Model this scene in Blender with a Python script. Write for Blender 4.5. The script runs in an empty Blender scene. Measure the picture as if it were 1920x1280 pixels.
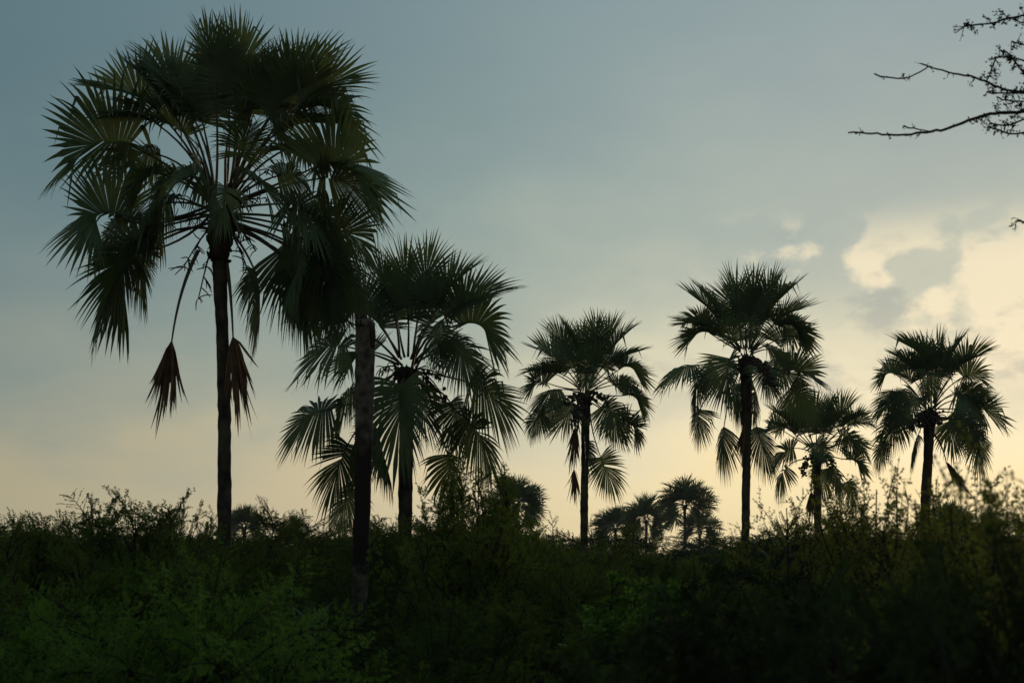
import bpy, math, random
import numpy as np
from mathutils import Vector

scene = bpy.context.scene
col = scene.collection
RAD = math.radians

# ------------------------------------------------------------------ camera
EYE = 2.5
F = 3200.0                      # focal length in photo pixels (1920 wide)
PITCH = math.atan((1030 - 640) / F)
cam_d = bpy.data.cameras.new('camera')
cam_d.sensor_width = 36.0
cam_d.lens = 60.0
cam_d.clip_start = 0.05
cam_d.clip_end = 8000
cam_d.dof.use_dof = True
cam_d.dof.focus_distance = 48.0
cam_d.dof.aperture_fstop = 3.4
cam = bpy.data.objects.new('camera', cam_d)
col.objects.link(cam)
cam.location = (0, 0, EYE)
cam.rotation_euler = (math.pi / 2 + PITCH, 0, 0)
scene.camera = cam

# ------------------------------------------------------------------ sky
SUN_AZ = RAD(19.0)              # to the right of the view axis (+Y), clockwise
SUN_EL = RAD(4.0)


def lin(r, g, b):
    f = lambda c: (c / 255) / 12.92 if c / 255 <= 0.04045 else ((c / 255 + 0.055) / 1.055) ** 2.4
    return (f(r), f(g), f(b), 1.0)


world = bpy.data.worlds.new('World')
scene.world = world
world.use_nodes = True
wt = world.node_tree
wt.nodes.clear()
N, LK = wt.nodes.new, wt.links.new


def math_node(op, a, b=None, clamp=False):
    m = N('ShaderNodeMath'); m.operation = op; m.use_clamp = clamp
    for i, v in enumerate((a, b)):
        if v is None:
            continue
        if isinstance(v, (int, float)):
            m.inputs[i].default_value = v
        else:
            LK(v, m.inputs[i])
    return m.outputs[0]


def smooth_node(v, lo, hi, to0=0.0, to1=1.0):
    m = N('ShaderNodeMapRange'); m.interpolation_type = 'SMOOTHSTEP'
    LK(v, m.inputs['Value'])
    m.inputs['From Min'].default_value = lo; m.inputs['From Max'].default_value = hi
    m.inputs['To Min'].default_value = to0; m.inputs['To Max'].default_value = to1
    return m.outputs['Result']


def mix_node(fac, a, b):
    m = N('ShaderNodeMix'); m.data_type = 'RGBA'
    if isinstance(fac, (int, float)):
        m.inputs[0].default_value = fac
    else:
        LK(fac, m.inputs[0])
    for i, v in ((6, a), (7, b)):
        if isinstance(v, tuple):
            m.inputs[i].default_value = v
        else:
            LK(v, m.inputs[i])
    return m.outputs[2]


def noise_node(vec, scale, detail=4, rough=0.55, offset=(0, 0, 0), stretch=(1, 1, 1)):
    mp = N('ShaderNodeMapping')
    mp.inputs['Location'].default_value = offset
    mp.inputs['Scale'].default_value = stretch
    LK(vec, mp.inputs['Vector'])
    n = N('ShaderNodeTexNoise')
    n.inputs['Scale'].default_value = scale
    n.inputs['Detail'].default_value = detail
    n.inputs['Roughness'].default_value = rough
    LK(mp.outputs[0], n.inputs['Vector'])
    return n.outputs['Fac']


def ramp_node(fac, stops):
    r = N('ShaderNodeValToRGB'); r.color_ramp.interpolation = 'B_SPLINE'
    els = r.color_ramp.elements
    while len(els) < len(stops):
        els.new(0.5)
    for e, (p, c) in zip(els, stops):
        e.position = p; e.color = c
    LK(fac, r.inputs[0])
    return r.outputs[0]


tc = N('ShaderNodeTexCoord')
D = tc.outputs['Generated']
sep = N('ShaderNodeSeparateXYZ'); LK(D, sep.inputs[0])
elev = math_node('MULTIPLY', math_node('ARCSINE', sep.outputs[2]), 180 / math.pi)       # degrees
azim = math_node('MULTIPLY', math_node('ARCTAN2', sep.outputs[0], sep.outputs[1]), 180 / math.pi)
dsun = math_node('ABSOLUTE', math_node('SUBTRACT', azim, math.degrees(SUN_AZ)))
dsun = math_node('MINIMUM', dsun, math_node('SUBTRACT', 360.0, dsun))
# uneven cloud deck: bend the elevation lookup with soft noise
warp = math_node('SUBTRACT', noise_node(D, 9.0, 5, 0.5, (2.3, 0.4, 1.1), (1, 1, 2.2)), 0.5)
elev_w = math_node('ADD', elev, math_node('MULTIPLY', warp, 7.0))
efac = math_node('DIVIDE', math_node('ADD', elev_w, 3.0), 33.0, True)                     # -3..30 deg -> 0..1


def ep(e):
    return (e + 3.0) / 33.0


sun_side = ramp_node(efac, [
    (0.0, lin(255, 228, 166)), (ep(1.8), lin(255, 238, 188)), (ep(4.2), lin(254, 242, 206)),
    (ep(7.0), lin(204, 207, 186)), (ep(11), lin(170, 184, 178)), (ep(17), lin(146, 164, 168)), (1.0, lin(136, 158, 168))])
mid_side = ramp_node(efac, [
    (0.0, lin(234, 212, 166)), (ep(2.2), lin(230, 213, 174)), (ep(4.5), lin(190, 194, 174)),
    (ep(8.0), lin(158, 174, 166)), (ep(12), lin(138, 161, 160)), (ep(17), lin(123, 147, 152)), (1.0, lin(126, 151, 162))])
far_side = ramp_node(efac, [
    (0.0, lin(184, 170, 134)), (ep(1.8), lin(176, 168, 139)), (ep(4.0), lin(148, 154, 141)),
    (ep(7.5), lin(122, 140, 140)), (ep(12), lin(100, 126, 133)), (ep(17), lin(84, 111, 121)), (1.0, lin(116, 141, 153))])
veil = mix_node(smooth_node(dsun, 5, 27), sun_side, mid_side)
veil = mix_node(smooth_node(dsun, 14, 40), veil, far_side)
# broken cumulus near the sun: cream lit tops and grey bodies
win = math_node('MULTIPLY', math_node('MULTIPLY', smooth_node(elev, 4.6, 6.6), smooth_node(elev, 9.2, 11.6, 1, 0)),
                smooth_node(dsun, 9, 13.5, 1, 0))
cn = noise_node(D, 14.0, 7, 0.5, (0.75, 0.2, 0.35), (1, 1, 1.4))
lit = math_node('MULTIPLY', smooth_node(cn, 0.43, 0.50), win)
veil = mix_node(math_node('MULTIPLY', lit, 0.85), veil, lin(246, 234, 202))
gn = noise_node(D, 15.0, 6, 0.55, (3.1, 1.2, 0.15), (1, 1, 1.8))
grey = math_node('MULTIPLY', math_node('MULTIPLY', smooth_node(gn, 0.5, 0.62), math_node('MULTIPLY', smooth_node(elev, 3.5, 6.0), smooth_node(elev, 8.5, 11.5, 1, .12))),
                 smooth_node(dsun, 3, 30, 0.5, 0.06))
veil = mix_node(grey, veil, lin(138, 156, 160))
# the sky dims away from the sunset
dim = smooth_node(dsun, 40, 150, 1.0, 0.8)
dimn = N('ShaderNodeMix'); dimn.data_type = 'RGBA'; dimn.blend_type = 'MULTIPLY'; dimn.inputs[0].default_value = 1.0
LK(veil, dimn.inputs[6])
cmb = N('ShaderNodeCombineColor')
for i in range(3):
    LK(dim, cmb.inputs[i])
LK(cmb.outputs[0], dimn.inputs[7])
bg_veil = N('ShaderNodeBackground'); bg_veil.inputs[1].default_value = 1.0
LK(dimn.outputs[2], bg_veil.inputs[0])
sky = N('ShaderNodeTexSky'); sky.sky_type = 'NISHITA'; sky.sun_disc = False
sky.sun_elevation = SUN_EL; sky.sun_rotation = SUN_AZ
sky.dust_density = 3.0; sky.air_density = 1.2
bg_sky = N('ShaderNodeBackground'); bg_sky.inputs[1].default_value = 0.05
LK(sky.outputs[0], bg_sky.inputs[0])
mixs = N('ShaderNodeMixShader'); mixs.inputs[0].default_value = 0.94
LK(bg_sky.outputs[0], mixs.inputs[1]); LK(bg_veil.outputs[0], mixs.inputs[2])
outw = N('ShaderNodeOutputWorld'); LK(mixs.outputs[0], outw.inputs[0])

# ------------------------------------------------------------------ sun (veiled by cloud)
sun_d = bpy.data.lights.new('sun', 'SUN')
sun_d.energy = 1.0
sun_d.angle = RAD(12)
sun_d.color = (1.0, 0.82, 0.58)
sun = bpy.data.objects.new('sun', sun_d)
col.objects.link(sun)
sdir = Vector((math.sin(SUN_AZ) * math.cos(SUN_EL), math.cos(SUN_AZ) * math.cos(SUN_EL), math.sin(SUN_EL)))
sun.rotation_euler = sdir.to_track_quat('Z', 'Y').to_euler()

scene.view_settings.view_transform = 'Standard'
scene.view_settings.look = 'None'
scene.view_settings.exposure = 0.0
scene.view_settings.gamma = 1.0
scene.view_settings.use_curve_mapping = False
scene.cycles.max_bounces = 5
scene.cycles.transparent_max_bounces = 4

# ------------------------------------------------------------------ helpers
cp, sp = math.cos(PITCH), math.sin(PITCH)


def at(px, py, Y):
    """photo pixel + distance along the ground -> world point"""
    u = (px - 960) / F
    v = (640 - py) / F
    dy = cp - v * sp
    dz = sp + v * cp
    k = Y / dy
    return np.array([u * k, Y, EYE + dz * k])


def scale_at(Y):
    return F / (Y / cp)           # pixels per metre, near enough


def unit(v):
    v = np.asarray(v, float)
    return v / (np.linalg.norm(v) + 1e-9)


UP = np.array([0, 0, 1.0])


class MB:
    """collects vertex and face arrays; build() links ONE mesh object"""
    def __init__(self):
        self.v = []; self.f3 = []; self.f4 = []; self.n = 0

    def add(self, verts, quads=None, tris=None):
        verts = np.asarray(verts, float).reshape(-1, 3)
        if quads is not None and len(quads):
            self.f4.append(np.asarray(quads, int).reshape(-1, 4) + self.n)
        if tris is not None and len(tris):
            self.f3.append(np.asarray(tris, int).reshape(-1, 3) + self.n)
        self.v.append(verts); self.n += len(verts)

    def tube(self, pts, radii, k=6, cap=True, jit=0.0, rng=None):
        pts = np.asarray(pts, float); m = len(pts)
        radii = np.broadcast_to(np.asarray(radii, float), (m,))
        t = np.gradient(pts, axis=0)
        t /= np.linalg.norm(t, axis=1)[:, None] + 1e-9
        ref = np.array([1.0, 0.13, 0.07]) if abs(t[0][2]) > 0.7 else np.array([0.05, 0.1, 1.0])
        a = np.cross(t, ref); a /= np.linalg.norm(a, axis=1)[:, None] + 1e-9
        b = np.cross(t, a)
        ang = np.linspace(0, 2 * math.pi, k, endpoint=False)
        rr = radii[:, None] * np.ones((m, k))
        if jit and rng is not None:
            rr = rr * (1 + jit * (rng.random((m, k)) - 0.5) * 2)
        ring = pts[:, None, :] + rr[..., None] * (np.cos(ang)[None, :, None] * a[:, None, :] + np.sin(ang)[None, :, None] * b[:, None, :])
        v = ring.reshape(-1, 3)
        i = np.arange(m - 1)[:, None] * k; j = np.arange(k)[None, :]
        q = np.stack([i + j, i + (j + 1) % k, i + k + (j + 1) % k, i + k + j], -1).reshape(-1, 4)
        tris = None
        if cap:
            v = np.vstack([v, pts[-1] + t[-1] * radii[-1] * 0.4, pts[0]])
            jj = np.arange(k)
            tris = np.vstack([np.stack([(m - 1) * k + jj, (m - 1) * k + (jj + 1) % k, np.full(k, m * k)], -1),
                              np.stack([(jj + 1) % k, jj, np.full(k, m * k + 1)], -1)])
        self.add(v, q, tris)

    def build(self, name, mat, parent=None, smooth=False):
        me = bpy.data.meshes.new(name)
        v = np.vstack(self.v).astype(np.float32)
        f4 = np.vstack(self.f4) if self.f4 else np.zeros((0, 4), int)
        f3 = np.vstack(self.f3) if self.f3 else np.zeros((0, 3), int)
        me.vertices.add(len(v)); me.vertices.foreach_set('co', v.ravel())
        nl = f4.size + f3.size
        me.loops.add(nl)
        me.loops.foreach_set('vertex_index', np.concatenate([f4.ravel(), f3.ravel()]).astype(np.int32))
        npoly = len(f4) + len(f3)
        me.polygons.add(npoly)
        st = np.concatenate([np.arange(len(f4)) * 4, f4.size + np.arange(len(f3)) * 3]).astype(np.int32)
        me.polygons.foreach_set('loop_start', st)
        me.update(calc_edges=True); me.validate()
        if smooth:
            me.polygons.foreach_set('use_smooth', np.ones(npoly, bool))
        me.materials.append(mat)
        o = bpy.data.objects.new(name, me)
        col.objects.link(o)
        o.parent = parent
        return o


def empty(name, loc, label, cat, group=None):
    o = bpy.data.objects.new(name, None)
    o.empty_display_size = 0.3
    col.objects.link(o)
    o.location = tuple(loc)
    o['label'] = label; o['category'] = cat
    if group:
        o['group'] = group
    return o


def copy_tree(src, loc, rz, sc, label, cat, group=None):
    r = src.copy(); col.objects.link(r)
    r.location = tuple(loc); r.rotation_euler = (0, 0, rz); r.scale = sc
    r['label'] = label; r['category'] = cat
    if 'group' in r:
        del r['group']
    if group:
        r['group'] = group
    for ch in src.children:
        c = ch.copy(); col.objects.link(c); c.parent = r
        for g in ch.children:
            d = g.copy(); col.objects.link(d); d.parent = c
    return r


# ------------------------------------------------------------------ materials
def base_mat(name, rough=0.6, spec=0.3):
    m = bpy.data.materials.new(name); m.use_nodes = True
    nt = m.node_tree
    b = nt.nodes['Principled BSDF']
    b.inputs['Roughness'].default_value = rough
    b.inputs['Specular IOR Level'].default_value = spec
    return m, nt, b


def varied(name, c0, c1, scale=3.0, rough=0.6, spec=0.3, trans=0.0, objvar=0.0, bump=0.0, stretch=(1, 1, 1), tcol=None):
    m, nt, b = base_mat(name, rough, spec)
    t = nt.nodes.new('ShaderNodeTexCoord')
    mp = nt.nodes.new('ShaderNodeMapping'); mp.inputs['Scale'].default_value = stretch
    nt.links.new(t.outputs['Object'], mp.inputs[0])
    n = nt.nodes.new('ShaderNodeTexNoise'); n.inputs['Scale'].default_value = scale
    n.inputs['Detail'].default_value = 5
    nt.links.new(mp.outputs[0], n.inputs['Vector'])
    r = nt.nodes.new('ShaderNodeValToRGB')
    r.color_ramp.elements[0].position = 0.35; r.color_ramp.elements[0].color = (*c0, 1)
    r.color_ramp.elements[1].position = 0.68; r.color_ramp.elements[1].color = (*c1, 1)
    nt.links.new(n.outputs['Fac'], r.inputs[0])
    out = r.outputs[0]
    if objvar:
        oi = nt.nodes.new('ShaderNodeObjectInfo')
        hs = nt.nodes.new('ShaderNodeHueSaturation')
        mr = nt.nodes.new('ShaderNodeMapRange')
        mr.inputs['To Min'].default_value = 1 - objvar; mr.inputs['To Max'].default_value = 1 + objvar
        nt.links.new(oi.outputs['Random'], mr.inputs['Value'])
        nt.links.new(mr.outputs[0], hs.inputs['Value'])
        mh = nt.nodes.new('ShaderNodeMapRange')
        mh.inputs['To Min'].default_value = 0.5 + 0.05 * objvar; mh.inputs['To Max'].default_value = 0.5 - 0.05 * objvar
        nt.links.new(oi.outputs['Random'], mh.inputs['Value'])
        nt.links.new(mh.outputs[0], hs.inputs['Hue'])
        nt.links.new(out, hs.inputs['Color'])
        out = hs.outputs[0]
    nt.links.new(out, b.inputs['Base Color'])
    if bump:
        bp = nt.nodes.new('ShaderNodeBump'); bp.inputs['Strength'].default_value = bump
        bp.inputs['Distance'].default_value = 0.03
        nt.links.new(n.outputs['Fac'], bp.inputs['Height'])
        nt.links.new(bp.outputs[0], b.inputs['Normal'])
    if trans:
        tr = nt.nodes.new('ShaderNodeBsdfTranslucent')
        if tcol:
            tr.inputs[0].default_value = (*tcol, 1)
        else:
            nt.links.new(out, tr.inputs[0])
        mx = nt.nodes.new('ShaderNodeMixShader'); mx.inputs[0].default_value = trans
        nt.links.new(b.outputs[0], mx.inputs[1]); nt.links.new(tr.outputs[0], mx.inputs[2])
        nt.links.new(mx.outputs[0], nt.nodes['Material Output'].inputs[0])
    return m


M_blade = varied('palm_blade', (0.056, 0.088, 0.043), (0.105, 0.142, 0.068), 2.5, 0.6, 0.15, 0.32, 0.35, tcol=(0.10, 0.13, 0.03))
M_blade_y = varied('palm_blade_yellowing', (0.05, 0.065, 0.022), (0.085, 0.095, 0.035), 2.5, 0.5, 0.3, 0.25, 0.2)
M_petiole = varied('palm_petiole', (0.045, 0.036, 0.018), (0.085, 0.062, 0.03), 6, 0.55, 0.3, objvar=0.2)
M_dead = varied('dead_palm_leaf', (0.095, 0.05, 0.027), (0.185, 0.1, 0.052), 5, 0.8, 0.1, 0.15, 0.2)
M_trunk = varied('palm_trunk', (0.024, 0.018, 0.014), (0.095, 0.072, 0.055), 5, 0.9, 0.1, objvar=0.15, bump=0.8, stretch=(1, 1, 0.7))
M_boots = varied('palm_leaf_bases', (0.02, 0.014, 0.01), (0.05, 0.035, 0.024), 9, 0.9, 0.1, bump=0.5)
M_fruit = varied('palm_fruit', (0.03, 0.018, 0.01), (0.06, 0.034, 0.018), 8, 0.5, 0.3)
M_flower = varied('palm_flower_stalk', (0.02, 0.014, 0.01), (0.04, 0.026, 0.017), 8, 0.8, 0.1)
M_bark = varied('bush_bark', (0.02, 0.016, 0.012), (0.05, 0.04, 0.03), 12, 0.9, 0.1)
M_thorn = varied('thorn_foliage', (0.075, 0.108, 0.014), (0.135, 0.175, 0.028), 1.3, 0.8, 0.04, 0.4, 0.35)
M_fresh = varied('fresh_foliage', (0.085, 0.16, 0.018), (0.15, 0.25, 0.034), 1.3, 0.8, 0.04, 0.35, 0.2)
M_broad = varied('broad_foliage', (0.1, 0.18, 0.016), (0.17, 0.27, 0.03), 2.0, 0.6, 0.15, 0.35, 0.15)
M_dark = varied('dark_foliage', (0.024, 0.038, 0.01), (0.045, 0.062, 0.016), 1.5, 0.8, 0.04, 0.15, 0.2)  # colour lowered to blacken the added foreground bushes; other dark plants share it
M_airy = varied('airy_foliage', (0.09, 0.1, 0.014), (0.15, 0.155, 0.028), 1.3, 0.8, 0.04, 0.6, 0.2)
M_strap = varied('strap_leaf', (0.04, 0.065, 0.045), (0.07, 0.1, 0.07), 3, 0.5, 0.3, 0.1, 0.1)


def stump_material():
    m, nt, b = base_mat('dead_trunk', 0.9, 0.1)
    t = nt.nodes.new('ShaderNodeTexCoord')
    sx = nt.nodes.new('ShaderNodeSeparateXYZ'); nt.links.new(t.outputs['Object'], sx.inputs[0])
    n = nt.nodes.new('ShaderNodeTexNoise'); n.inputs['Scale'].default_value = 7; n.inputs['Detail'].default_value = 6
    mp = nt.nodes.new('ShaderNodeMapping'); mp.inputs['Scale'].default_value = (1, 1, 0.8)
    nt.links.new(t.outputs['Object'], mp.inputs[0]); nt.links.new(mp.outputs[0], n.inputs['Vector'])
    wood = nt.nodes.new('ShaderNodeValToRGB')
    wood.color_ramp.elements[0].position = 0.36; wood.color_ramp.elements[0].color = (0.045, 0.034, 0.027, 1)
    wood.color_ramp.elements[1].position = 0.7; wood.color_ramp.elements[1].color = (0.16, 0.122, 0.095, 1)
    nt.links.new(n.outputs['Fac'], wood.inputs[0])
    # bark still on, dark: between 1.55 m and 4.45 m above the ground, ragged edge; pale bare wood above and below
    w = nt.nodes.new('ShaderNodeMath'); w.operation = 'MULTIPLY_ADD'
    n2 = nt.nodes.new('ShaderNodeTexNoise'); n2.inputs['Scale'].default_value = 5; n2.inputs['Detail'].default_value = 4
    nt.links.new(t.outputs['Object'], n2.inputs['Vector'])
    nt.links.new(n2.outputs['Fac'], w.inputs[0]); w.inputs[1].default_value = 1.5
    nt.links.new(sx.outputs[2], w.inputs[2])
    band = nt.nodes.new('ShaderNodeValToRGB'); band.color_ramp.interpolation = 'LINEAR'
    mr = nt.nodes.new('ShaderNodeMapRange'); mr.inputs['From Min'].default_value = 0; mr.inputs['From Max'].default_value = 8
    nt.links.new(w.outputs[0], mr.inputs['Value']); nt.links.new(mr.outputs[0], band.inputs[0])
    els = band.color_ramp.elements
    els[0].position = 0.33; els[0].color = (0, 0, 0, 1)
    els[1].position = 0.37; els[1].color = (1, 1, 1, 1)
    e = els.new(0.60); e.color = (1, 1, 1, 1)
    e = els.new(0.66); e.color = (0, 0, 0, 1)
    mx = nt.nodes.new('ShaderNodeMix'); mx.data_type = 'RGBA'
    nt.links.new(band.outputs[0], mx.inputs[0]); nt.links.new(wood.outputs[0], mx.inputs[6])
    mx.inputs[7].default_value = (0.022, 0.016, 0.013, 1)
    nt.links.new(mx.outputs[2], b.inputs['Base Color'])
    bp = nt.nodes.new('ShaderNodeBump'); bp.inputs['Strength'].default_value = 0.8; bp.inputs['Distance'].default_value = 0.03
    nt.links.new(n.outputs['Fac'], bp.inputs['Height']); nt.links.new(bp.outputs[0], b.inputs['Normal'])
    return m


M_stump = stump_material()
M_ground = varied('dry_soil', (0.03, 0.024, 0.015), (0.06, 0.05, 0.03), 0.6, 0.95, 0.05, bump=0.4)

# ------------------------------------------------------------------ ground
rg = np.random.default_rng(4)
xs = np.concatenate([[-400, -260], np.linspace(-150, 150, 61), [260, 400]])
ys = np.concatenate([np.linspace(-25, 260, 58), [420, 640, 880]])
gx, gy = np.meshgrid(xs, ys)
gz = 0.10 * np.sin(gx * 0.21 + 1.3) * np.cos(gy * 0.17) + 0.05 * np.sin(gx * 0.53 + gy * 0.31) - 0.12
gm = MB()
nx, ny = len(xs), len(ys)
ii, jj = np.meshgrid(np.arange(nx - 1), np.arange(ny - 1))
i0 = (jj * nx + ii).ravel()
gm.add(np.stack([gx.ravel(), gy.ravel(), gz.ravel()], -1), np.stack([i0, i0 + 1, i0 + nx + 1, i0 + nx], -1))
ground = gm.build('ground', M_ground, smooth=True)
ground['kind'] = 'structure'


# ------------------------------------------------------------------ palm pieces
def fan(mb, h, a, b, n, L, curl, droop, rng, nseg=44, fold=0.5, beta=2.2, kink=0.1, split=0.58):
    """costapalmate leaf blade: a recurved midrib carrying pleated segments that split into drooping tips"""
    Lc = 0.40 * L
    u = np.linspace(-1, 1, nseg)
    au = np.abs(u); side = np.sign(u)
    s = 1 - au ** 0.9
    k = max(curl, 0.05)
    p = h + Lc * ((np.sin(k * s) / k)[:, None] * a - ((1 - np.cos(k * s)) / k)[:, None] * n)
    t = np.cos(k * s)[:, None] * a - np.sin(k * s)[:, None] * n
    nn = np.cos(k * s)[:, None] * n + np.sin(k * s)[:, None] * a
    be = beta * au ** 0.85 + rng.normal(0, 0.015, nseg)
    ga = fold * (0.35 + 0.65 * au)
    d = np.cos(be)[:, None] * t + np.sin(be)[:, None] * ((side * np.cos(ga))[:, None] * b + np.sin(ga)[:, None] * nn)
    ln = L * (0.70 - 0.16 * au ** 2) * (1 + rng.normal(0, 0.055, nseg))
    tau = np.array([0, .2, .4, split, .69, .8, .9, 1.0])
    m = len(tau)
    w = (np.maximum(0, tau - 0.3) / 0.7) ** 1.5
    ph = rng.uniform(0, 6.28, 2)
    wave = 1 + .5 * np.sin(u * 4.1 + ph[0]) + .35 * np.sin(u * 9.3 + ph[1])
    dr = droop * rng.uniform(0.4, 1.5, nseg) * wave
    be = be + .035 * np.sin(u * 13 + ph[0]) + .02 * np.sin(u * 29 + ph[1])
    d = np.cos(be)[:, None] * t + np.sin(be)[:, None] * ((side * np.cos(ga))[:, None] * b + np.sin(ga)[:, None] * nn)
    g = dr[:, None] * w[None, :]
    kk = rng.random(nseg) < kink
    kst = rng.integers(3, 6, nseg)
    g = g + kk[:, None] * (np.arange(m)[None, :] >= kst[:, None]) * rng.uniform(1.2, 3.5, nseg)[:, None]
    dd = d[:, None, :] - g[..., None] * UP
    # free tips splay a little at random
    dd = dd + (np.maximum(0, tau - split)[None, :, None]) * rng.normal(0, 0.16, (nseg, 1, 3))
    dd /= np.linalg.norm(dd, axis=2)[..., None]
    step = np.diff(tau, prepend=0)
    P = p[:, None, :] + np.cumsum(dd * (step[None, :] * ln[:, None])[..., None], axis=1)
    W = np.zeros_like(P)
    W[1:-1] = (P[2:] - P[:-2]) / 4
    W[0] = (P[1] - P[0]) / 2; W[-1] = (P[-1] - P[-2]) / 2
    js = 3
    W[nseg // 2 - 1: nseg // 2 + 1] *= 1.0
    wj = W[:, js]
    wl = np.minimum(np.linalg.norm(wj, axis=1), 0.03 * L)
    wd = wj / (np.linalg.norm(wj, axis=1)[:, None] + 1e-9)
    spl = np.clip(split + rng.normal(0, .07, nseg), .38, .74)
    free = np.clip(1 - (tau[None, :] - spl[:, None]) / (1 - spl[:, None]), 0, 1) ** 0.95 * rng.uniform(.7, .95, nseg)[:, None]
    Wf = wd[:, None, :] * (wl[:, None] * free)[..., None]
    isfree = (tau[None, :] > spl[:, None]) | (np.arange(m)[None, :] > js)
    W = np.where(isfree[..., None], Wf, W)
    wm = np.linalg.norm(W, axis=2)
    over = np.maximum(1, wm / (0.034 * L))
    W = W / over[..., None]
    mid = P + nn[:, None, :] * (np.linalg.norm(W, axis=2) * 0.55)[..., None]
    V = np.stack([P - W, mid, P + W], 2).reshape(-1, 3)
    alive = np.ones(nseg, bool)
    for _ in range(rng.poisson(.8)):                       # torn gaps
        g0 = rng.integers(2, nseg - 3); alive[g0:g0 + rng.integers(1, 3)] = False
    idx = np.arange(nseg)[alive]
    base = (idx[:, None] * m + np.arange(m - 1)[None, :]) * 3
    q1 = np.stack([base, base + 1, base + 4, base + 3], -1).reshape(-1, 4)
    q2 = np.stack([base + 1, base + 2, base + 5, base + 4], -1).reshape(-1, 4)
    mb.add(V, np.vstack([q1, q2]))


def bezier(p0, p1, p2, n):
    t = np.linspace(0, 1, n)[:, None]
    return (1 - t) ** 2 * p0 + 2 * t * (1 - t) * p1 + t ** 2 * p2


def frond(root, origin, heart, h, a, L, curl, droop, rng, roll=0.0, nseg=44, mat=None, beta=2.2, fold=0.5, kink=0.1, r0=0.03):
    hv = h - heart
    r = np.array([hv[0], hv[1], 0])
    ra = np.array([a[0], a[1], 0])
    if np.linalg.norm(r) < 0.25:
        r = ra if np.linalg.norm(ra) > 0.2 else np.array([0, -1.0, 0])
    r = unit(r)
    b = np.cross(UP, r)
    b = unit(b - np.dot(b, a) * a)
    n = np.cross(a, b)
    if roll:
        b, n = b * math.cos(roll) + n * math.sin(roll), n * math.cos(roll) - b * math.sin(roll)
    mb = MB()
    fan(mb, h - origin, a, b, n, L, curl, droop, rng, nseg, fold, beta, kink)
    o = mb.build('frond', mat or M_blade, root)
    pm = MB()
    ctrl = h - a * 0.5 * np.linalg.norm(hv)
    ctrl = ctrl * 0.75 + (heart + h) / 2 * 0.25 + UP * 0.05
    pts = bezier(heart, ctrl, h + a * 0.06 * L, 8)
    pm.tube(pts - origin, np.linspace(r0, r0 * 0.5, 8), 5)
    st = pm.build('leaf_stalk', M_petiole, o, smooth=True)
    return o


def dead_fan(mb, h, d, L, rng, nseg=40, spread=0.13):
    """collapsed brown blade: a ragged hanging brush of folded segments"""
    side = unit(np.cross(d, np.array([0.2, 1, 0.1]))); dep = np.cross(d, side)
    tau = np.linspace(0, 1, 7)
    for i in range(nseg):
        x = rng.uniform(-1, 1) * spread * 1.7; y = rng.normal(0, spread * .7)
        if rng.random() < .08:
            x *= 1.9
        dd = unit(d + side * x + dep * y)
        ln = L * (1.02 - .35 * abs(x) / (spread * 1.7)) * rng.uniform(0.6, 1.0)
        cur = rng.normal(0, .05, 3) * L
        pts = h + dd * (tau * ln)[:, None] + (side * x + dep * y) * L * (np.sqrt(tau) * .25 - tau * .18)[:, None] + cur * (tau ** 2)[:, None]
        w = 0.016 * L * np.array([0.5, 0.9, 1, 1, 0.8, 0.5, 0.05])[:, None] * rng.uniform(0.6, 1.3)
        wd = unit(side * math.cos(i) + dep * math.sin(i))
        V = np.stack([pts - wd * w, pts + np.cross(d, wd) * w * 0.6, pts + wd * w], 1).reshape(-1, 3)
        base = np.arange(6) * 3
        mb.add(V, np.vstack([np.stack([base, base + 1, base + 4, base + 3], -1), np.stack([base + 1, base + 2, base + 5, base + 4], -1)]))


ICO = None


def ball(mb, c, r):
    global ICO
    if ICO is None:
        import bmesh
        bm = bmesh.new(); bmesh.ops.create_icosphere(bm, subdivisions=2, radius=1)
        bm.verts.ensure_lookup_table()
        ICO = (np.array([v.co[:] for v in bm.verts]), np.array([[v.index for v in f.verts] for f in bm.faces]))
        bm.free()
    mb.add(ICO[0] * r + c, None, ICO[1])


def fruit_cluster(root, origin, heart, tip, n, rng):
    """round fruits hanging on drooping stalks"""
    mb = MB(); fm = MB()
    top = heart + (tip - heart) * np.array([0.7, 0.7, 0.25])
    for k in range(3):
        e = tip + rng.normal(0, 0.09, 3)
        pts = bezier(heart, top + rng.normal(0, 0.08, 3) + UP * 0.1, e, 8)
        mb.tube(pts - origin, np.linspace(0.022, 0.01, 8), 5)
        for j in range(n // 3):
            t = rng.uniform(0.45, 1.0)
            q = pts[int(t * 7)] + rng.normal(0, 0.075, 3) - UP * 0.05
            ball(fm, q - origin, rng.uniform(0.04, 0.058))
    o = fm.build('fruit_cluster', M_fruit, root, smooth=True)
    o['kind'] = 'stuff'
    mb.build('fruit_stalk', M_flower, o, smooth=True)


def flower_stalk(root, origin, heart, tip, rng, n=22):
    mb = MB()
    mid = (heart + tip) / 2 + UP * 0.18
    pts = bezier(heart, mid, tip, 10)
    mb.tube(pts - origin, np.linspace(0.024, 0.01, 10), 5)
    for i in range(n):
        q = pts[rng.integers(3, 10)]
        d = unit(rng.normal(0, 1, 3) - UP * 0.3)
        c = q + d * 0.12
        e = c + unit(d + rng.normal(0, 0.7, 3) - UP * 0.9) * rng.uniform(0.08, 0.2)
        mb.tube(bezier(q, c, e, 5) - origin, [0.009, 0.011, 0.011, 0.01, 0.006], 4)
    mb.build('flower_stalk', M_flower, root, smooth=True)


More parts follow.
